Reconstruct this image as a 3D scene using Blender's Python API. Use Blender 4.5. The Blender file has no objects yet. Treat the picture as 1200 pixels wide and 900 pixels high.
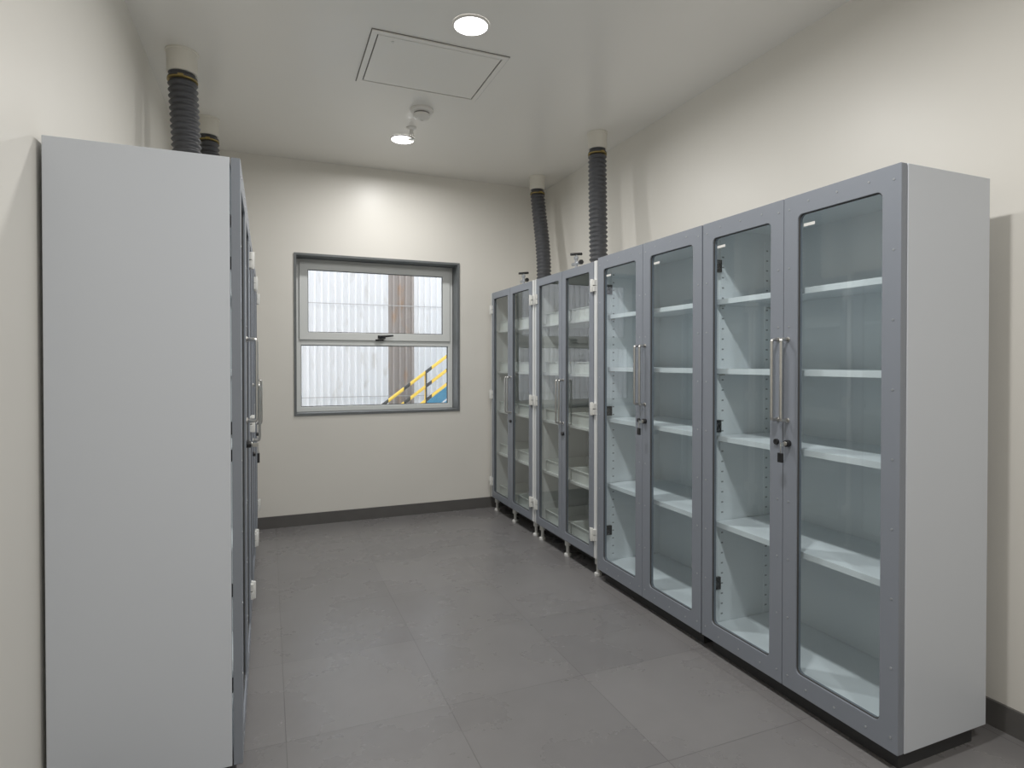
import bpy, bmesh, math
from mathutils import Vector, Matrix

scene = bpy.context.scene
scene.view_settings.view_transform = 'Standard'
scene.view_settings.look = 'None'
scene.view_settings.exposure = 0.0
scene.view_settings.gamma = 1.10

# ------------------------------------------------------------------ dimensions
CAM_H = 1.40
CEIL = 3.136
XL, XR = -0.63, 2.585
YB, YF = 5.40, -1.9
T = 0.25

# ------------------------------------------------------------------ materials
def principled(name, col, rough=0.5, metal=0.0, noise=0.0, nscale=20, bump=0.0, bscale=200, spec=0.5, coat=0.0):
    m = bpy.data.materials.new(name); m.use_nodes = True
    nt = m.node_tree; b = nt.nodes['Principled BSDF']
    b.inputs['Base Color'].default_value = (*col, 1)
    b.inputs['Roughness'].default_value = rough
    b.inputs['Metallic'].default_value = metal
    b.inputs['Specular IOR Level'].default_value = spec
    b.inputs['Coat Weight'].default_value = coat
    tc = nt.nodes.new('ShaderNodeTexCoord')
    if noise > 0:
        n = nt.nodes.new('ShaderNodeTexNoise'); n.inputs['Scale'].default_value = nscale
        n.inputs['Detail'].default_value = 4
        nt.links.new(tc.outputs['Object'], n.inputs['Vector'])
        r = nt.nodes.new('ShaderNodeMapRange')
        r.inputs['From Min'].default_value = 0.3; r.inputs['From Max'].default_value = 0.7
        r.inputs['To Min'].default_value = 1 - noise; r.inputs['To Max'].default_value = 1 + noise
        nt.links.new(n.outputs['Fac'], r.inputs['Value'])
        mx = nt.nodes.new('ShaderNodeVectorMath'); mx.operation = 'SCALE'
        mx.inputs[0].default_value = col
        nt.links.new(r.outputs['Result'], mx.inputs['Scale'])
        nt.links.new(mx.outputs['Vector'], b.inputs['Base Color'])
    if bump > 0:
        n2 = nt.nodes.new('ShaderNodeTexNoise'); n2.inputs['Scale'].default_value = bscale
        nt.links.new(tc.outputs['Object'], n2.inputs['Vector'])
        bp = nt.nodes.new('ShaderNodeBump'); bp.inputs['Strength'].default_value = bump
        bp.inputs['Distance'].default_value = 0.002
        nt.links.new(n2.outputs['Fac'], bp.inputs['Height'])
        nt.links.new(bp.outputs['Normal'], b.inputs['Normal'])
    return m

def glass_mat(name, tint=(0.93, 0.97, 0.96), f0=0.06):
    """thin pane: transparent + mirror reflection weighted by a two-sided Schlick fresnel"""
    m = bpy.data.materials.new(name); m.use_nodes = True
    nt = m.node_tree; nt.nodes.clear()
    out = nt.nodes.new('ShaderNodeOutputMaterial')
    tr = nt.nodes.new('ShaderNodeBsdfTransparent'); tr.inputs['Color'].default_value = (*tint, 1)
    gl = nt.nodes.new('ShaderNodeBsdfGlossy'); gl.inputs['Roughness'].default_value = 0.01
    lw = nt.nodes.new('ShaderNodeLayerWeight'); lw.inputs['Blend'].default_value = 0.5
    pw = nt.nodes.new('ShaderNodeMath'); pw.operation = 'POWER'; pw.inputs[1].default_value = 5.0
    mr = nt.nodes.new('ShaderNodeMapRange'); mr.inputs['To Min'].default_value = f0; mr.inputs['To Max'].default_value = 1.0
    mx = nt.nodes.new('ShaderNodeMixShader')
    nt.links.new(lw.outputs['Facing'], pw.inputs[0]); nt.links.new(pw.outputs[0], mr.inputs['Value'])
    nt.links.new(mr.outputs['Result'], mx.inputs['Fac'])
    nt.links.new(tr.outputs[0], mx.inputs[1]); nt.links.new(gl.outputs[0], mx.inputs[2])
    nt.links.new(mx.outputs[0], out.inputs['Surface'])
    return m

M_wall = principled('painted_wall', (0.80, 0.775, 0.715), 0.38, noise=0.02, nscale=1.5, bump=0.05, bscale=60)
M_ceil = principled('painted_ceiling', (0.82, 0.80, 0.755), 0.28, noise=0.012, nscale=1.2)
M_base = principled('skirting_tile', (0.10, 0.096, 0.092), 0.45, noise=0.05, nscale=12)
M_grey = principled('powder_coat_grey', (0.225, 0.247, 0.287), 0.40, bump=0.05, bscale=900)
M_body = principled('powder_coat_light_grey', (0.63, 0.665, 0.72), 0.4, bump=0.05, bscale=900)
M_inner = principled('cabinet_inner_white', (0.87, 0.91, 0.935), 0.4)
M_white = principled('chemical_cabinet_white', (0.80, 0.815, 0.81), 0.4)
M_steel = principled('brushed_steel', (0.62, 0.61, 0.59), 0.28, metal=1.0, noise=0.05, nscale=80)
M_black = principled('black_plastic', (0.012, 0.012, 0.013), 0.4)
M_dark = principled('dark_plinth', (0.03, 0.03, 0.032), 0.6)
M_hinge = principled('hinge_white_plastic', (0.75, 0.75, 0.72), 0.4)
M_slot = principled('slot_dark', (0.30, 0.32, 0.33), 0.6)
M_tray = principled('polypropylene_white', (0.80, 0.83, 0.80), 0.35)
M_hose = principled('hose_rubber', (0.055, 0.057, 0.064), 0.45, noise=0.15, nscale=30)
M_clamp = principled('clamp_brass', (0.35, 0.26, 0.09), 0.35, metal=0.6)
M_collar = principled('pvc_collar', (0.80, 0.77, 0.69), 0.45)
M_alu = principled('window_aluminium', (0.76, 0.78, 0.765), 0.38)
M_reveal = principled('window_reveal_grey', (0.13, 0.14, 0.145), 0.45, noise=0.1, nscale=14)
M_gasket = principled('gasket', (0.05, 0.05, 0.05), 0.7)
M_plastic = principled('detector_plastic', (0.80, 0.78, 0.74), 0.4)
M_gap = principled('hatch_gap', (0.16, 0.15, 0.14), 0.7)
M_screw = principled('screw_head', (0.40, 0.42, 0.45), 0.35, metal=0.5)
M_glass = glass_mat('door_glass', (0.885, 0.94, 0.955), 0.075)
M_glass2 = glass_mat('chemical_cabinet_glass', (0.84, 0.875, 0.865), 0.13)
M_wglass = glass_mat('window_glass', (0.95, 0.97, 0.97), 0.05)
M_blue = principled('stair_blue_steel', (0.10, 0.30, 0.45), 0.5)
M_outground = principled('yard_concrete', (0.35, 0.34, 0.32), 0.8, noise=0.1, nscale=3)

# hazard-striped rail
def hazard():
    m = bpy.data.materials.new('hazard_striped_rail'); m.use_nodes = True
    nt = m.node_tree; b = nt.nodes['Principled BSDF']
    tc = nt.nodes.new('ShaderNodeTexCoord')
    sx = nt.nodes.new('ShaderNodeSeparateXYZ'); nt.links.new(tc.outputs['Object'], sx.inputs[0])
    mul = nt.nodes.new('ShaderNodeMath'); mul.operation = 'MULTIPLY'; mul.inputs[1].default_value = 1/0.26
    nt.links.new(sx.outputs['X'], mul.inputs[0])
    fr = nt.nodes.new('ShaderNodeMath'); fr.operation = 'FRACT'; nt.links.new(mul.outputs[0], fr.inputs[0])
    gt = nt.nodes.new('ShaderNodeMath'); gt.operation = 'GREATER_THAN'; gt.inputs[1].default_value = 0.70
    nt.links.new(fr.outputs[0], gt.inputs[0])
    mx = nt.nodes.new('ShaderNodeMix'); mx.data_type = 'RGBA'
    mx.inputs['A'].default_value = (0.98, 0.66, 0.10, 1); mx.inputs['B'].default_value = (0.05, 0.05, 0.05, 1)
    nt.links.new(gt.outputs[0], mx.inputs['Factor'])
    nt.links.new(mx.outputs['Result'], b.inputs['Base Color'])
    b.inputs['Roughness'].default_value = 0.45
    return m
M_haz = hazard()

# floor tiles
def floor_mat():
    m = bpy.data.materials.new('porcelain_floor_tile'); m.use_nodes = True
    nt = m.node_tree; b = nt.nodes['Principled BSDF']
    tc = nt.nodes.new('ShaderNodeTexCoord')
    mp = nt.nodes.new('ShaderNodeMapping')
    mp.inputs['Location'].default_value = (-0.055+0.62*5, -2.95+0.62*10, 0)
    nt.links.new(tc.outputs['Object'], mp.inputs['Vector'])
    br = nt.nodes.new('ShaderNodeTexBrick'); br.offset = 0.0; br.squash = 1.0
    br.inputs['Scale'].default_value = 1.0
    br.inputs['Brick Width'].default_value = 0.62; br.inputs['Row Height'].default_value = 0.62
    br.inputs['Mortar Size'].default_value = 0.0017; br.inputs['Mortar Smooth'].default_value = 0.3
    br.inputs['Color1'].default_value = (0.170, 0.164, 0.165, 1)
    br.inputs['Color2'].default_value = (0.195, 0.188, 0.188, 1)
    br.inputs['Mortar'].default_value = (0.115, 0.111, 0.111, 1)
    nt.links.new(mp.outputs[0], br.inputs['Vector'])
    n = nt.nodes.new('ShaderNodeTexNoise'); n.inputs['Scale'].default_value = 2.2; n.inputs['Detail'].default_value = 8
    n.inputs['Roughness'].default_value = 0.6
    nt.links.new(tc.outputs['Object'], n.inputs['Vector'])
    r = nt.nodes.new('ShaderNodeMapRange'); r.inputs['From Min'].default_value = 0.3; r.inputs['From Max'].default_value = 0.7
    r.inputs['To Min'].default_value = 0.92; r.inputs['To Max'].default_value = 1.08
    nt.links.new(n.outputs['Fac'], r.inputs['Value'])
    sc = nt.nodes.new('ShaderNodeVectorMath'); sc.operation = 'SCALE'
    nt.links.new(br.outputs['Color'], sc.inputs[0]); nt.links.new(r.outputs['Result'], sc.inputs['Scale'])
    nt.links.new(sc.outputs['Vector'], b.inputs['Base Color'])
    r2 = nt.nodes.new('ShaderNodeMapRange'); r2.inputs['From Min'].default_value = 0.3; r2.inputs['From Max'].default_value = 0.7
    r2.inputs['To Min'].default_value = 0.22; r2.inputs['To Max'].default_value = 0.34
    nt.links.new(n.outputs['Fac'], r2.inputs['Value'])
    nt.links.new(r2.outputs['Result'], b.inputs['Roughness'])
    bp = nt.nodes.new('ShaderNodeBump'); bp.inputs['Strength'].default_value = 0.3; bp.inputs['Distance'].default_value = 0.002
    bp.invert = True
    nt.links.new(br.outputs['Fac'], bp.inputs['Height']); nt.links.new(bp.outputs['Normal'], b.inputs['Normal'])
    return m
M_floor = floor_mat()

# exterior corrugated sheet
def sheet_mat(name, base, dirt, amount):
    m = bpy.data.materials.new(name); m.use_nodes = True
    nt = m.node_tree; b = nt.nodes['Principled BSDF']; b.inputs['Roughness'].default_value = 0.5
    tc = nt.nodes.new('ShaderNodeTexCoord')
    mp = nt.nodes.new('ShaderNodeMapping'); mp.inputs['Scale'].default_value = (5, 1, 1.6)
    nt.links.new(tc.outputs['Object'], mp.inputs['Vector'])
    n = nt.nodes.new('ShaderNodeTexNoise'); n.inputs['Scale'].default_value = 1.6; n.inputs['Detail'].default_value = 6
    nt.links.new(mp.outputs[0], n.inputs['Vector'])
    r = nt.nodes.new('ShaderNodeMapRange'); r.inputs['From Min'].default_value = 0.62 - amount; r.inputs['From Max'].default_value = 0.75
    nt.links.new(n.outputs['Fac'], r.inputs['Value'])
    mx = nt.nodes.new('ShaderNodeMix'); mx.data_type = 'RGBA'
    mx.inputs['A'].default_value = (*base, 1); mx.inputs['B'].default_value = (*dirt, 1)
    nt.links.new(r.outputs['Result'], mx.inputs['Factor'])
    nt.links.new(mx.outputs['Result'], b.inputs['Base Color'])
    return m
M_sheet = sheet_mat('corrugated_sheet_white', (0.80, 0.80, 0.82), (0.62, 0.60, 0.58), 0.02)
M_rust = sheet_mat('corrugated_sheet_weathered', (0.33, 0.29, 0.27), (0.38, 0.22, 0.12), 0.06)
M_seam = principled('sheet_lap_seam', (0.45, 0.44, 0.44), 0.6)

def emis(name, col, s):
    m = bpy.data.materials.new(name); m.use_nodes = True
    nt = m.node_tree; nt.nodes.clear()
    o = nt.nodes.new('ShaderNodeOutputMaterial'); e = nt.nodes.new('ShaderNodeEmission')
    e.inputs['Color'].default_value = (*col, 1); e.inputs['Strength'].default_value = s
    nt.links.new(e.outputs[0], o.inputs['Surface']); return m
M_lens = emis('downlight_lens', (1, 0.99, 0.97), 10)

# ------------------------------------------------------------------ geometry helpers
class Fr:
    """local cabinet frame: a along the room (world y), d depth from the door face, z up"""
    def __init__(s, fx, sign): s.fx, s.sign = fx, sign
    def __call__(s, a, d, z): return Vector((s.fx + s.sign*d, a, z))
W = lambda x, y, z: Vector((x, y, z))

class Mesh:
    def __init__(s): s.bm = bmesh.new(); s.mats = []
    def mi(s, mat):
        if mat not in s.mats: s.mats.append(mat)
        return s.mats.index(mat)
    def box(s, P, a0, a1, d0, d1, z0, z1, mat):
        i = s.mi(mat)
        v = [s.bm.verts.new(P(a, d, z)) for z in (z0, z1) for a, d in ((a0, d0), (a1, d0), (a1, d1), (a0, d1))]
        fs = [(0,3,2,1),(4,5,6,7),(0,1,5,4),(1,2,6,5),(2,3,7,6),(3,0,4,7)]
        new = [s.bm.faces.new([v[k] for k in f]) for f in fs]
        for f in new: f.material_index = i
        bmesh.ops.recalc_face_normals(s.bm, faces=new)
    def quad(s, pts, mat):
        f = s.bm.faces.new([s.bm.verts.new(p) for p in pts]); f.material_index = s.mi(mat)
    def ring(s, P, a0, a1, z0, z1, ia0, ia1, iz0, iz1, d0, d1, r, mat, ro=0.004, n=5):
        """rectangular frame with rounded rectangular opening, in (a,z), thickness d0..d1"""
        def rr(A0, A1, Z0, Z1, R):
            pts = []
            for cx, cz, st in ((A1-R, Z1-R, 0), (A0+R, Z1-R, 90), (A0+R, Z0+R, 180), (A1-R, Z0+R, 270)):
                for k in range(n+1):
                    t = math.radians(st + 90*k/n); pts.append((cx+R*math.cos(t), cz+R*math.sin(t)))
            return pts
        o, inn = rr(a0, a1, z0, z1, ro), rr(ia0, ia1, iz0, iz1, r)
        L = [[s.bm.verts.new(P(p[0], d, p[1])) for p in q] for q in (o, inn) for d in (d0, d1)]
        N = len(o); i = s.mi(mat); new = []
        for k in range(N):
            j = (k+1) % N
            for A, B in ((L[0], L[2]), (L[2], L[3]), (L[3], L[1]), (L[1], L[0])):
                new.append(s.bm.faces.new([A[k], A[j], B[j], B[k]]))
        for f in new: f.material_index = i
        bmesh.ops.recalc_face_normals(s.bm, faces=new)
    def tube(s, pts, rad, mat, seg=10, cap=True, smooth=True):
        pts = [Vector(p) for p in pts]; n = len(pts)
        if not hasattr(rad, '__len__'): rad = [rad]*n
        i = s.mi(mat); rings = []; up = None
        for k in range(n):
            t = (pts[min(k+1, n-1)] - pts[max(k-1, 0)])
            if t.length < 1e-9: t = Vector((0, 0, 1))
            t.normalize()
            if up is None:
                up = Vector((1, 0, 0)) if abs(t.x) < 0.9 else Vector((0, 1, 0))
            u = (up - t*up.dot(t)).normalized(); w = t.cross(u); up = u
            rings.append([s.bm.verts.new(pts[k] + (u*math.cos(2*math.pi*q/seg) + w*math.sin(2*math.pi*q/seg))*rad[k]) for q in range(seg)])
        new = []
        for k in range(n-1):
            for q in range(seg):
                f = s.bm.faces.new([rings[k][q], rings[k][(q+1) % seg], rings[k+1][(q+1) % seg], rings[k+1][q]])
                f.smooth = smooth; new.append(f)
        if cap:
            new.append(s.bm.faces.new(rings[0][::-1])); new.append(s.bm.faces.new(rings[-1]))
        for f in new: f.material_index = i
        bmesh.ops.recalc_face_normals(s.bm, faces=new)
    def lathe(s, c, prof, mat, seg=32):
        """prof = [(r,z)] around vertical axis through c; closed ends"""
        i = s.mi(mat); rings = []
        for r, z in prof:
            rings.append([s.bm.verts.new((c[0]+r*math.cos(2*math.pi*q/seg), c[1]+r*math.sin(2*math.pi*q/seg), c[2]+z)) for q in range(seg)])
        new = []
        for k in range(len(prof)-1):
            for q in range(seg):
                f = s.bm.faces.new([rings[k][q], rings[k][(q+1) % seg], rings[k+1][(q+1) % seg], rings[k+1][q]]); f.smooth = False; new.append(f)
        new.append(s.bm.faces.new(rings[0][::-1])); new.append(s.bm.faces.new(rings[-1]))
        for f in new: f.material_index = i
        bmesh.ops.recalc_face_normals(s.bm, faces=new)
    def make(s, name, parent=None, bevel=0.0, origin=None):
        me = bpy.data.meshes.new(name)
        if origin is not None:
            bmesh.ops.translate(s.bm, verts=s.bm.verts, vec=-Vector(origin))
        s.bm.to_mesh(me); s.bm.free()
        for m in s.mats: me.materials.append(m)
        o = bpy.data.objects.new(name, me); scene.collection.objects.link(o)
        if origin is not None: o.location = origin
        if parent:
            o.parent = parent
            o.matrix_parent_inverse = Matrix.Translation(-parent.location)
        if bevel > 0:
            b = o.modifiers.new('bevel', 'BEVEL'); b.width = bevel; b.segments = 2; b.limit_method = 'ANGLE'
            b.angle_limit = math.radians(50)
        return o

def empty(name, loc):
    e = bpy.data.objects.new(name, None); e.location = loc; e.empty_display_size = 0.1
    scene.collection.objects.link(e); return e

def rounded_path(pts, r, n=4):
    pts = [Vector(p) for p in pts]; out = [pts[0]]
    for k in range(1, len(pts)-1):
        a = (pts[k-1]-pts[k]).normalized(); b = (pts[k+1]-pts[k]).normalized()
        p0, p2 = pts[k]+a*r, pts[k]+b*r
        for q in range(n+1):
            t = q/n; out.append(p0*(1-t)**2 + pts[k]*2*t*(1-t) + p2*t*t)
    out.append(pts[-1]); return out

# ------------------------------------------------------------------ room shell
def shell_box(name, x0, x1, y0, y1, z0, z1, mat):
    m = Mesh(); m.box(W, x0, x1, y0, y1, z0, z1, mat); return m.make(name)
shell_box('floor', XL-T, XR+T, YF-T, YB+T, -0.15, 0, M_floor)
shell_box('ceiling', XL-T, XR+T, YF-T, YB+T, CEIL, CEIL+0.2, M_ceil)
shell_box('wall_left', XL-T, XL, YF-T, YB+T, 0, CEIL, M_wall)
shell_box('wall_right', XR, XR+T, YF-T, YB+T, 0, CEIL, M_wall)
shell_box('wall_front', XL, XR, YF-T, YF, 0, CEIL, M_wall)
WX0, WX1, WZ0, WZ1 = 0.215, 1.665, 0.955, 2.328
m = Mesh()
m.ring(lambda a, d, z: Vector((a, d, z)), XL, XR, 0, CEIL, WX0, WX1, WZ0, WZ1, YB, YB+T, 0.0005, M_wall, ro=0.0005, n=1)
m.make('wall_back')
BH = 0.10
shell_box('baseboard_back', XL, XR, YB-0.012, YB, 0, BH, M_base)
shell_box('baseboard_right', XR-0.012, XR, YF, YB-0.012, 0, BH, M_base)
shell_box('baseboard_left', XL, XL+0.012, YF, YB-0.012, 0, BH, M_base)
shell_box('baseboard_front', XL+0.012, XR-0.012, YF, YF+0.012, 0, BH, M_base)

# ------------------------------------------------------------------ window
win = empty('window_1', ((WX0+WX1)/2, YB+0.1, WZ0))
PW = lambda a, d, z: Vector((a, YB + d, z))
m = Mesh()   # grey reveal lining + edge trim
m.ring(PW, WX0, WX1, WZ0, WZ1, WX0+0.008, WX1-0.008, WZ0+0.008, WZ1-0.008, -0.004, 0.235, 0.001, M_reveal, ro=0.0005, n=1)
m.ring(PW, WX0-0.012, WX1+0.012, WZ0-0.012, WZ1+0.012, WX0+0.006, WX1-0.006, WZ0+0.006, WZ1-0.006, -0.010, -0.0005, 0.002, M_reveal)
m.make('reveal_lining', win)
a0, a1, z0, z1 = WX0+0.009, WX1-0.009, WZ0+0.009, WZ1-0.009
ZM = 1.592
m = Mesh()   # outer fixed frame
m.ring(PW, a0, a1, z0, z1, a0+0.042, a1-0.042, z0+0.042, z1-0.042, 0.165, 0.225, 0.002, M_alu, ro=0.002)
m.box(PW, a0+0.042, a1-0.042, 0.165, 0.225, ZM-0.035, ZM+0.028, M_alu)
m.make('frame', win, 0.003)
m = Mesh()   # top hung sash
m.ring(PW, a0+0.030, a1-0.030, ZM+0.012, z1-0.030, a0+0.100, a1-0.100, ZM+0.078, z1-0.094, 0.148, 0.200, 0.003, M_alu, ro=0.003)
m.make('sash', win, 0.003)
m = Mesh()
m.ring(PW, a0+0.096, a1-0.096, ZM+0.074, z1-0.090, a0+0.106, a1-0.106, ZM+0.084, z1-0.100, 0.160, 0.172, 0.002, M_gasket, ro=0.002)
m.ring(PW, a0+0.040, a1-0.040, z0+0.040, ZM-0.033, a0+0.048, a1-0.048, z0+0.048, ZM-0.041, 0.185, 0.20, 0.002, M_gasket, ro=0.002)
m.make('gasket', win)
m = Mesh()
m.quad([PW(a0+0.1, 0.175, ZM+0.078), PW(a1-0.1, 0.175, ZM+0.078), PW(a1-0.1, 0.175, z1-0.094), PW(a0+0.1, 0.175, z1-0.094)], M_wglass)
m.quad([PW(a0+0.042, 0.195, z0+0.042), PW(a1-0.042, 0.195, z0+0.042), PW(a1-0.042, 0.195, ZM-0.035), PW(a0+0.042, 0.195, ZM-0.035)], M_wglass)
m.make('glass', win)
m = Mesh()   # handle
cx = (a0+a1)/2+0.03; hz = ZM+0.045
m.box(PW, cx-0.035, cx+0.035, 0.136, 0.148, hz-0.014, hz+0.014, M_black)
m.tube([PW(cx-0.01, 0.14, hz), PW(cx-0.01, 0.105, hz)], 0.011, M_black)
m.tube(rounded_path([PW(cx-0.02, 0.105, hz), PW(cx+0.03, 0.100, hz+0.006), PW(cx+0.10, 0.105, hz+0.012)], 0.01), [0.012]*2+[0.011]*4+[0.008], M_black)
m.tube([PW(cx-0.055, 0.146, hz-0.03), PW(cx+0.015, 0.125, hz-0.03)], 0.008, M_black)
m.make('handle', win)

# ------------------------------------------------------------------ exterior
m = Mesh()
EY = 8.0
def corr(m, x0, x1, z0, z1, mat, y=EY, pitch=0.085, h=0.030):
    """profiled metal sheet: wide flat pans with narrow raised ribs"""
    i = m.mi(mat); prev = None; x = x0
    prof = []
    while x < x1-1e-4:
        for f, yy in ((0.0, 0.0), (0.60, 0.0), (0.70, -h), (0.90, -h)):
            xx = x+f*pitch
            if xx < x1: prof.append((xx, y+yy))
        x += pitch
    prof.append((x1, y))
    for p in prof:
        c = [m.bm.verts.new((p[0], p[1], z0)), m.bm.verts.new((p[0], p[1], z1))]
        if prev:
            f = m.bm.faces.new([prev[0], c[0], c[1], prev[1]]); f.material_index = i
        prev = c
corr(m, -3.0, 1.49, -0.5, 5.0, M_sheet)
corr(m, 1.49, 1.84, -0.5, 5.0, M_rust, y=EY+0.002)
corr(m, 1.84, 6.5, -0.5, 5.0, M_sheet)
for zz in (0.95, 2.16, 3.4):
    m.box(W, -3.0, 6.5, EY-0.038, EY-0.032, zz, zz+0.008, M_seam)
m.make('corrugated_sheet_wall')
shell_box('yard_ground', -3.5, 7, YB+T+0.01, 8.3, -0.7, -0.5, M_outground)

st = empty('outdoor_stair', (2.0, 7.2, -0.5))
SL = math.tan(math.radians(36.5))
def sz(x): return 0.93 + (x-1.27)*SL      # top rail line
m = Mesh()
for off in (0.0, -0.17, -0.34):
    xa, xb = -0.4, 3.6
    m.tube([W(xa, 7.0, sz(xa)+off), W(xb, 7.0, sz(xb)+off)], 0.019, M_haz)
for x in (-0.35, 0.9, 1.75, 3.4):
    m.tube([W(x, 7.0, sz(x)-0.70), W(x, 7.0, sz(x)+0.01)], 0.016, M_haz)
m.make('handrail', st)
m = Mesh()
for yy in (7.0, 7.7):
    xa, xb = -0.4, 3.6
    i = m.mi(M_blue)
    v = [m.bm.verts.new((x, yy+s*0.02, sz(x)-0.62+o)) for s in (-1, 1) for x, o in ((xa, -0.08), (xb, -0.08), (xb, 0.08), (xa, 0.08))]
    for f in ((0,1,2,3),(7,6,5,4),(0,4,5,1),(1,5,6,2),(2,6,7,3),(3,7,4,0)):
        ff = m.bm.faces.new([v[q] for q in f]); ff.material_index = i
x = -0.3
while x < 3.5:
    zc = sz(x)-0.60
    m.box(W, x, x+0.25, 7.02, 7.68, zc-0.015, zc+0.015, M_blue); x += 0.25
for x in (0.9, 3.3):
    m.box(W, x-0.04, x+0.04, 7.03, 7.11, -0.5, sz(x)-0.65, M_blue)
m.make('stringers', st)

# ------------------------------------------------------------------ cabinets
TOP = 2.07
def hinge_cup(m, P, a, sgn, z):
    m.box(P, a, a+sgn*0.012, 0.045, 0.09, z-0.03, z+0.03, M_black)
    m.box(P, a+sgn*0.004, a+sgn*0.035, 0.030, 0.052, z-0.018, z+0.018, M_black)
    m.tube([P(a+sgn*0.03, 0.031, z), P(a+sgn*0.03, 0.052, z)], 0.019, M_black)

def glass_door_cabinet(P, A0, A1, DEPTH=0.475, name='glass_door_cabinet'):
    """A0 near end, A1 far end."""
    c = (A0+A1)/2; root = empty(name, P(c, 0.25, 0))
    zb = 0.072; th = 0.018; B0 = 0.032
    m = Mesh()
    for (s0, s1) in ((A0, A0+th), (A1-th, A1)):
        m.box(P, s0, s1, B0, DEPTH, zb, TOP, M_body)
    m.box(P, A0+th, A1-th, B0, DEPTH, TOP-th, TOP, M_body)
    m.box(P, A0+th, A1-th, B0, DEPTH, zb, zb+th, M_body)
    m.box(P, A0+th, A1-th, DEPTH-0.008, DEPTH, zb+th, TOP-th, M_body)
    m.make('carcass', root, 0.002)
    m = Mesh()   # white lining
    e = 0.0012
    m.box(P, A0+th, A0+th+e, B0+0.001, DEPTH-0.01, zb+th, TOP-th, M_inner)
    m.box(P, A1-th-e, A1-th, B0+0.001, DEPTH-0.01, zb+th, TOP-th, M_inner)
    m.box(P, A0+th+e, A1-th-e, DEPTH-0.01, DEPTH-0.008, zb+th, TOP-th, M_inner)
    m.box(P, A0+th+e, A1-th-e, B0+0.001, DEPTH-0.01, zb+th, zb+th+e, M_inner)
    m.box(P, A0+th+e, A1-th-e, B0+0.001, DEPTH-0.01, TOP-th-e, TOP-th, M_inner)
    m.make('lining', root)
    m = Mesh()
    for z in (1.705, 1.37, 1.045, 0.625):
        m.box(P, A0+th+0.006, A1-th-0.006, 0.060, DEPTH-0.012, z-0.003, z, M_inner)
        m.box(P, A0+th+0.006, A1-th-0.006, 0.060, 0.063, z-0.024, z-0.003, M_inner)
        for a in (A0+th+0.006, A1-th-0.009):
            m.box(P, a, a+0.003, 0.063, DEPTH-0.012, z-0.024, z-0.003, M_inner)
        for a in (A0+th+0.004, A1-th-0.020):   # shelf clips
            for d in (0.085, DEPTH-0.09):
                m.box(P, a, a+0.016, d, d+0.02, z-0.032, z-0.0245, M_steel)
    m.box(P, A0+th+0.003, A1-th-0.003, 0.055, DEPTH-0.012, zb+th+0.03, zb+th+0.034, M_inner)
    m.box(P, A0+th+0.003, A1-th-0.003, 0.055, 0.058, zb+th, zb+th+0.03, M_inner)
    m.make('shelves', root)
    m = Mesh()   # slotted uprights
    for a, sg in ((A0+th+e, 1), (A1-th-e, -1)):
        for d in (0.092, DEPTH-0.10):
            m.box(P, a, a+sg*0.003, d-0.004, d+0.028, zb+0.06, TOP-0.06, M_inner)
            z = zb+0.09
            while z < TOP-0.08:
                m.box(P, a+sg*0.0031, a+sg*0.0036, d+0.006, d+0.018, z, z+0.007, M_slot); z += 0.05
    m.make('slotted_uprights', root)
    m = Mesh()
    for z in (1.87, 1.09, 0.32):
        hinge_cup(m, P, A1-th-e, -1, z); hinge_cup(m, P, A0+th+e, 1, z)
    m.make('hinges', root)
    m = Mesh()   # plinth
    m.box(P, A0+0.03, A1-0.03, 0.045, DEPTH-0.03, 0.0, zb, M_dark)
    m.make('plinth', root)
    g = 0.0015
    for nm, d0, d1 in (('door_near', A0, c-g), ('door_far', c+g, A1)):
        if nm == 'door_far': d1 -= 0.001
        else: d0 += 0.001
        m = Mesh()
        sw, rl = 0.067, 0.080
        m.ring(P, d0, d1, zb, TOP, d0+sw, d1-sw, zb+rl, TOP-rl, 0.0, 0.028, 0.022, M_grey, ro=0.003, n=6)
        m.ring(P, d0+sw-0.004, d1-sw+0.004, zb+rl-0.004, TOP-rl+0.004, d0+sw+0.004, d1-sw-0.004, zb+rl+0.004, TOP-rl-0.004, 0.006, 0.012, 0.020, M_gasket, ro=0.02, n=6)
        m.make(nm, root, 0.0015)
        m = Mesh()
        q = (d0+sw-0.003, d1-sw+0.003, zb+rl-0.003, TOP-rl+0.003)
        m.quad([P(q[0], 0.014, q[2]), P(q[1], 0.014, q[2]), P(q[1], 0.014, q[3]), P(q[0], 0.014, q[3])], M_glass)
        m.box(P, d1-sw-0.070, d1-sw-0.018, 0.0128, 0.0135, TOP-rl-0.050, TOP-rl-0.038, M_hinge)
        m.make(nm+'_glass', root)
        m = Mesh()   # screws
        for k in range(9):
            z = zb+0.05+(TOP-zb-0.1)*k/8
            for a in (d0+0.026, d1-0.026):
                if abs(z-1.26) < 0.25 and abs(a-c) < 0.05: continue
                m.tube([P(a, -0.0015, z), P(a, 0.002, z)], 0.0042, M_screw, seg=8)
        for a in (d0+sw+0.05, (d0+d1)/2, d1-sw-0.05):
            for z in (zb+0.035, TOP-0.035):
                m.tube([P(a, -0.0015, z), P(a, 0.002, z)], 0.0042, M_screw, seg=8)
        m.make(nm+'_screws', root)
    m = Mesh()
    hz0, hz1 = 1.165, 1.495
    for a in (c-0.024, c+0.024):
        m.tube(rounded_path([P(a, 0.002, hz0), P(a, -0.038, hz0), P(a, -0.038, hz1), P(a, 0.002, hz1)], 0.012), 0.0068, M_steel, seg=12)
        for z in (hz0, hz1):
            m.tube([P(a, -0.004, z), P(a, 0.002, z)], 0.010, M_steel, seg=12)
    m.make('handles', root)
    m = Mesh()
    a = c-0.03; lz = 1.072
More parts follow.
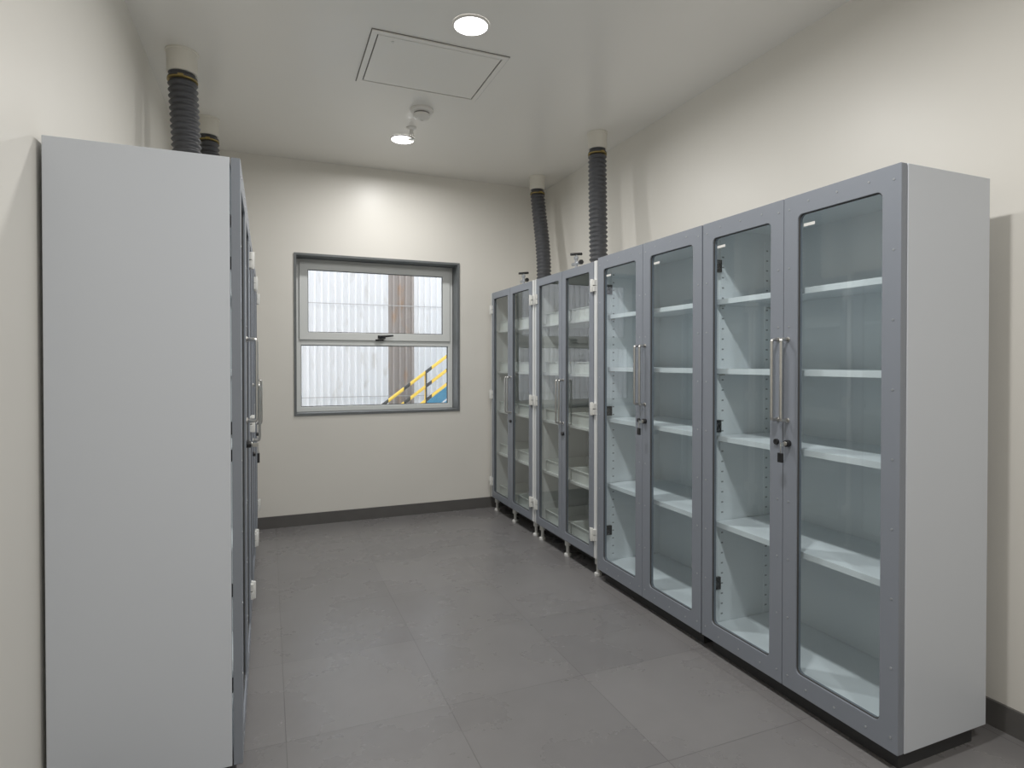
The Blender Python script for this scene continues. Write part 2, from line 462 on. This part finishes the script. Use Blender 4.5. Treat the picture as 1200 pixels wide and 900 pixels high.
    m.tube([P(a, -0.018, lz), P(a, 0.002, lz)], 0.014, M_black, seg=14)
    m.tube([P(a, -0.022, lz), P(a, -0.018, lz)], 0.009, M_steel, seg=12)
    m.box(P, a-0.002, a+0.002, -0.045, -0.022, lz-0.011, lz+0.005, M_steel)
    m.tube([P(a, -0.044, lz-0.003), P(a, -0.044, lz-0.040)], 0.002, M_steel, seg=6)
    m.box(P, a-0.012, a+0.012, -0.049, -0.040, lz-0.075, lz-0.037, M_black)
    m.tube([P(c+0.03, -0.010, lz), P(c+0.03, 0.002, lz)], 0.012, M_black, seg=14)
    m.make('lock', root, 0.001)
    return root

def chemical_cabinet(P, A0, A1, DEPTH=0.475, name='vented_chemical_cabinet'):
    c = (A0+A1)/2; root = empty(name, P(c, 0.25, 0))
    zb = 0.125; th = 0.034; top = 2.06
    m = Mesh()
    for (s0, s1) in ((A0, A0+th), (A1-th, A1)):
        m.box(P, s0, s1, 0.006, DEPTH, zb, top, M_white)
    m.box(P, A0+th, A1-th, 0.03, DEPTH, top-0.03, top, M_white)
    m.box(P, A0+th, A1-th, 0.03, DEPTH, zb, zb+0.03, M_white)
    m.box(P, A0+th, A1-th, DEPTH-0.012, DEPTH, zb+0.03, top-0.03, M_white)
    m.make('carcass', root, 0.002)
    m = Mesh()
    for z in (1.70, 1.32, 0.95, 0.55):
        m.box(P, A0+th+0.001, A1-th-0.001, 0.055, DEPTH-0.014, z-0.018, z, M_white)
    m.make('shelves', root, 0.0015)
    m = Mesh()   # spill trays
    for z in (1.70, 1.32, 0.95, 0.55, zb+0.03):
        z += 0.001
        for t0, t1 in ((A0+th+0.03, c-0.012), (c+0.012, A1-th-0.03)):
            y0, y1, h = 0.075, DEPTH-0.04, 0.08
            w = 0.004
            m.box(P, t0, t1, y0, y1, z, z+w, M_tray)
            m.box(P, t0, t1, y0, y0+w, z+w, z+h, M_tray); m.box(P, t0, t1, y1-w, y1, z+w, z+h, M_tray)
            m.box(P, t0, t0+w, y0+w, y1-w, z+w, z+h, M_tray); m.box(P, t1-w, t1, y0+w, y1-w, z+w, z+h, M_tray)
            m.ring(lambda a, d, zz: P(a, zz, d), t0-0.008, t1+0.008, y0-0.008, y1+0.008, t0+w, t1-w, y0+w, y1-w, z+h, z+h+0.004, 0.004, M_tray, ro=0.01)
    m.make('spill_trays', root)
    g = 0.002
    for nm, d0, d1 in (('door_near', A0+th+0.002, c-g), ('door_far', c+g, A1-th-0.002)):
        m = Mesh(); sw, rl = 0.052, 0.062
        m.ring(P, d0, d1, zb+0.004, top-0.004, d0+sw, d1-sw, zb+rl, top-rl, 0.0, 0.026, 0.012, M_grey, ro=0.003, n=4)
        m.ring(P, d0+sw-0.004, d1-sw+0.004, zb+rl-0.004, top-rl+0.004, d0+sw+0.004, d1-sw-0.004, zb+rl+0.004, top-rl-0.004, 0.006, 0.012, 0.010, M_gasket, ro=0.012, n=4)
        m.make(nm, root, 0.0015)
        m = Mesh()
        q = (d0+sw-0.003, d1-sw+0.003, zb+rl-0.003, top-rl+0.003)
        m.quad([P(q[0], 0.014, q[2]), P(q[1], 0.014, q[2]), P(q[1], 0.014, q[3]), P(q[0], 0.014, q[3])], M_glass2)
        m.make(nm+'_glass', root)
    m = Mesh()   # exposed hinges
    for a, sg in ((A0+0.020, 1), (A1-0.020, -1)):
        for z in (1.90, 1.10, 0.28):
            m.tube([P(a+sg*0.012, -0.012, z-0.042), P(a+sg*0.012, -0.012, z+0.042)], 0.010, M_hinge, seg=12)
            for k in (-1, 1):
                m.box(P, a+sg*0.012, a+sg*0.045, -0.008, 0.0, z+k*0.02-0.019, z+k*0.02+0.017, M_hinge)
                m.box(P, a-sg*0.016, a+sg*0.012, -0.010, 0.0065, z+k*0.02-0.018, z+k*0.02+0.016, M_hinge)
    m.make('hinges', root, 0.0015)
    m = Mesh()
    for a in (c-0.024, c+0.024):
        m.tube(rounded_path([P(a, 0.002, 0.965), P(a, -0.036, 0.965), P(a, -0.036, 1.275), P(a, 0.002, 1.275)], 0.012), 0.0065, M_steel, seg=12)
        for z in (0.965, 1.275):
            m.tube([P(a, -0.004, z), P(a, 0.002, z)], 0.010, M_steel, seg=12)
    m.make('handles', root)
    m = Mesh()
    m.tube([P(c-0.026, -0.016, 0.89), P(c-0.026, 0.002, 0.89)], 0.013, M_black, seg=14)
    m.make('lock', root)
    m = Mesh()   # feet
    for a in (A0+0.05, c, A1-0.05):
        for d in (0.05, DEPTH-0.07):
            b = P(a, d, 0)
            m.lathe(b, [(0.026, 0), (0.026, 0.014), (0.012, 0.022), (0.012, 0.07), (0.022, 0.075), (0.022, zb)], M_hinge, seg=16)
    m.box(P, A0+0.02, A1-0.02, 0.11, DEPTH-0.1, 0.045, zb, M_dark)
    m.make('feet', root)
    return root

PR = Fr(1.957, 1); PL = Fr(-0.083, -1)
glass_door_cabinet(PR, 1.345, 2.325)
glass_door_cabinet(PR, 2.332, 3.322)
chemical_cabinet(PR, 3.345, 4.305)
chemical_cabinet(PR, 4.325, 5.31)
glass_door_cabinet(PL, 2.145, 3.125, 0.532)
chemical_cabinet(PL, 3.150, 4.120, 0.50)
chemical_cabinet(PL, 4.140, 5.12, 0.50)

# ------------------------------------------------------------------ exhaust hoses
def hose(p0, p1, bend, r=0.066):
    """p0 bottom on cabinet, p1 at ceiling"""
    p0, p1 = Vector(p0), Vector(p1)
    root = empty('exhaust_duct_hose', p0)
    m = Mesh()
    m.lathe(p0, [(r+0.020, 0.0), (r+0.020, 0.010), (r+0.004, 0.012), (r+0.004, 0.07), (r-0.01, 0.07)], M_grey, seg=32)
    m.make('cabinet_spigot', root)
    m = Mesh()
    ch = 0.125
    m.lathe((p1.x, p1.y, CEIL-ch), [(r+0.001, 0.0), (r+0.006, 0.0), (r+0.006, ch-0.012), (r+0.012, ch-0.010), (r+0.012, ch-0.0005)], M_collar, seg=32)
    m.make('ceiling_collar', root)
    a = p0+Vector((0, 0, 0.04)); b = Vector((p1.x, p1.y, CEIL-ch+0.01))
    L = (b-a).length; n = int(L/0.034); pts = []; rad = []
    bend = Vector(bend)
    steps = n*4
    for k in range(steps+1):
        t = k/steps
        s = t*t*(3-2*t)
        p = Vector((a.x+(b.x-a.x)*s, a.y+(b.y-a.y)*s, a.z+(b.z-a.z)*t)) + bend*math.sin(math.pi*t)
        pts.append(p); rad.append((r+0.004, r-0.003, r-0.012, r-0.003)[k % 4])
    m = Mesh(); m.tube(pts, rad, M_hose, seg=32); m.make('corrugated_hose', root)
    m = Mesh()
    c = pts[-6]
    m.lathe((c.x, c.y, c.z-0.008), [(r-0.004, 0), (r+0.0055, 0), (r+0.0055, 0.008), (r-0.004, 0.008)], M_clamp, seg=32)
    m.box(W, c.x-0.014, c.x+0.014, c.y-r-0.016, c.y-r-0.002, c.z-0.01, c.z+0.004, M_clamp)
    m.make('hose_clamp', root)
hose((2.28, 3.86, 2.06), (2.31, 3.93, CEIL), (0.0, 0.0, 0))
hose((2.32, 4.90, 2.06), (2.33, 5.06, CEIL), (0.02, 0.01, 0), r=0.064)
hose((-0.42, 3.78, 2.06), (-0.44, 3.79, CEIL), (0.012, 0, 0), r=0.072)
hose((-0.38, 4.75, 2.06), (-0.39, 4.75, CEIL), (0.015, 0, 0), r=0.064)

def stopcock(x, y, z):
    m = Mesh()
    m.lathe((x, y, z), [(0.024, 0), (0.024, 0.008), (0.011, 0.010), (0.011, 0.085), (0.017, 0.087), (0.017, 0.105), (0.008, 0.107), (0.008, 0.125)], M_screw, seg=16)
    m.tube([(x, y-0.075, z+0.055), (x, y+0.055, z+0.055)], 0.012, M_screw, seg=12)
    m.tube([(x, y-0.080, z+0.055), (x, y-0.060, z+0.055)], 0.018, M_black, seg=6, smooth=False)
    m.tube([(x-0.045, y, z+0.118), (x+0.045, y, z+0.128)], 0.010, M_black, seg=10)
    m.make('gas_stopcock', origin=(x, y, z))
stopcock(2.06, 3.80, 2.0605); stopcock(2.07, 4.78, 2.0605)

# ------------------------------------------------------------------ ceiling fittings
def downlight(x, y, power):
    root = empty('recessed_downlight', (x, y, CEIL))
    m = Mesh()
    # trim ring
    seg = 40; prof = [(0.096, -0.0005), (0.096, -0.006), (0.092, -0.010), (0.086, -0.010), (0.084, -0.004)]
    i = m.mi(M_plastic); rings = []
    for r, z in prof:
        rings.append([m.bm.verts.new((x+r*math.cos(2*math.pi*q/seg), y+r*math.sin(2*math.pi*q/seg), CEIL+z)) for q in range(seg)])
    for k in range(len(prof)-1):
        for q in range(seg):
            f = m.bm.faces.new([rings[k][q], rings[k][(q+1) % seg], rings[k+1][(q+1) % seg], rings[k+1][q]]); f.smooth = True
    m.make('trim_ring', root)
    m = Mesh(); m.lathe((x, y, CEIL), [(0.0845, -0.0085), (0.0845, -0.003)], M_lens, seg=40); m.make('lens', root)
    l = bpy.data.lights.new('lamp', 'AREA'); l.shape = 'DISK'; l.size = 0.16; l.energy = power
    l.color = (1.0, 0.988, 0.965); l.spread = math.radians(172)
    o = bpy.data.objects.new('lamp', l); scene.collection.objects.link(o); o.parent = root
    o.location = (0, 0, -0.012)
for y, p in ((4.60, 15), (2.92, 21), (1.23, 22), (-0.46, 22)):
    downlight(0.97, y, p)

m = Mesh()
hx0, hx1, hy0, hy1 = 0.507, 1.273, 3.145, 3.76
PH = lambda a, d, z: Vector((a, z, CEIL - d))
m.ring(PH, hx0, hx1, hy0, hy1, hx0+0.03, hx1-0.03, hy0+0.03, hy1-0.03, 0.0005, 0.008, 0.002, M_ceil, ro=0.002)
m.box(W, hx0+0.03, hx1-0.03, hy0+0.03, hy1-0.03, CEIL-0.0016, CEIL-0.0006, M_gap)
m.box(W, hx0+0.038, hx1-0.038, hy0+0.038, hy1-0.038, CEIL-0.006, CEIL-0.0018, M_ceil)
m.ring(PH, hx0-0.005, hx1+0.005, hy0-0.005, hy1+0.005, hx0, hx1, hy0, hy1, 0.0003, 0.0025, 0.001, M_gap, ro=0.001)
m.tube([W(hx0+0.12, hy0+0.08, CEIL-0.006), W(hx0+0.12, hy0+0.08, CEIL-0.009)], 0.008, M_steel, seg=12)
m.make('ceiling_access_hatch')

m = Mesh()
c = (0.98, 4.02, CEIL-0.0005)
m.lathe(c, [(0.078, 0), (0.078, -0.012), (0.070, -0.022), (0.052, -0.026), (0.052, -0.034), (0.058, -0.036), (0.056, -0.052), (0.040, -0.066), (0.020, -0.070)], M_plastic, seg=36)
m.lathe((c[0], c[1], c[2]-0.026), [(0.053, 0.0), (0.053, -0.008)], M_gap, seg=36)
m.lathe((c[0], c[1], c[2]-0.069), [(0.012, 0), (0.012, -0.006), (0.006, -0.01)], M_plastic, seg=16)
m.make('smoke_detector', origin=c)
m = Mesh()
c = (0.985, 4.36, CEIL-0.0005)
m.lathe(c, [(0.038, 0), (0.038, -0.006), (0.026, -0.014), (0.014, -0.018), (0.014, -0.040), (0.018, -0.042), (0.018, -0.052), (0.009, -0.054), (0.009, -0.060)], M_plastic, seg=24)
for sx in (-1, 1):
    m.tube(rounded_path([(c[0]+sx*0.009, c[1], c[2]-0.05), (c[0]+sx*0.022, c[1], c[2]-0.062), (c[0]+sx*0.004, c[1], c[2]-0.085)], 0.006), 0.003, M_steel, seg=8)
m.lathe((c[0], c[1], c[2]-0.085), [(0.026, 0), (0.026, -0.003), (0.008, -0.006)], M_steel, seg=20)
m.tube([(c[0], c[1], c[2]-0.06), (c[0], c[1], c[2]-0.084)], 0.003, M_black, seg=8)
m.make('fire_sprinkler', origin=c)

# ------------------------------------------------------------------ world
w = bpy.data.worlds.new('overcast_sky'); scene.world = w; w.use_nodes = True
bg = w.node_tree.nodes['Background']; bg.inputs['Color'].default_value = (0.93, 0.96, 1.0, 1); bg.inputs['Strength'].default_value = 2.3

# ------------------------------------------------------------------ camera
cd = bpy.data.cameras.new('camera'); cam = bpy.data.objects.new('camera', cd); scene.collection.objects.link(cam)
cd.sensor_fit = 'HORIZONTAL'; cd.sensor_width = 36; cd.lens = 696/1200*36
cd.clip_start = 0.02; cd.clip_end = 100
cam.location = (0, 0, CAM_H)
pitch = math.radians(0.6)
cam.rotation_euler = (math.radians(90)-pitch, 0, math.radians(-22.3))
cd.shift_y = -(25 - 696*math.tan(pitch))/1200
scene.camera = cam
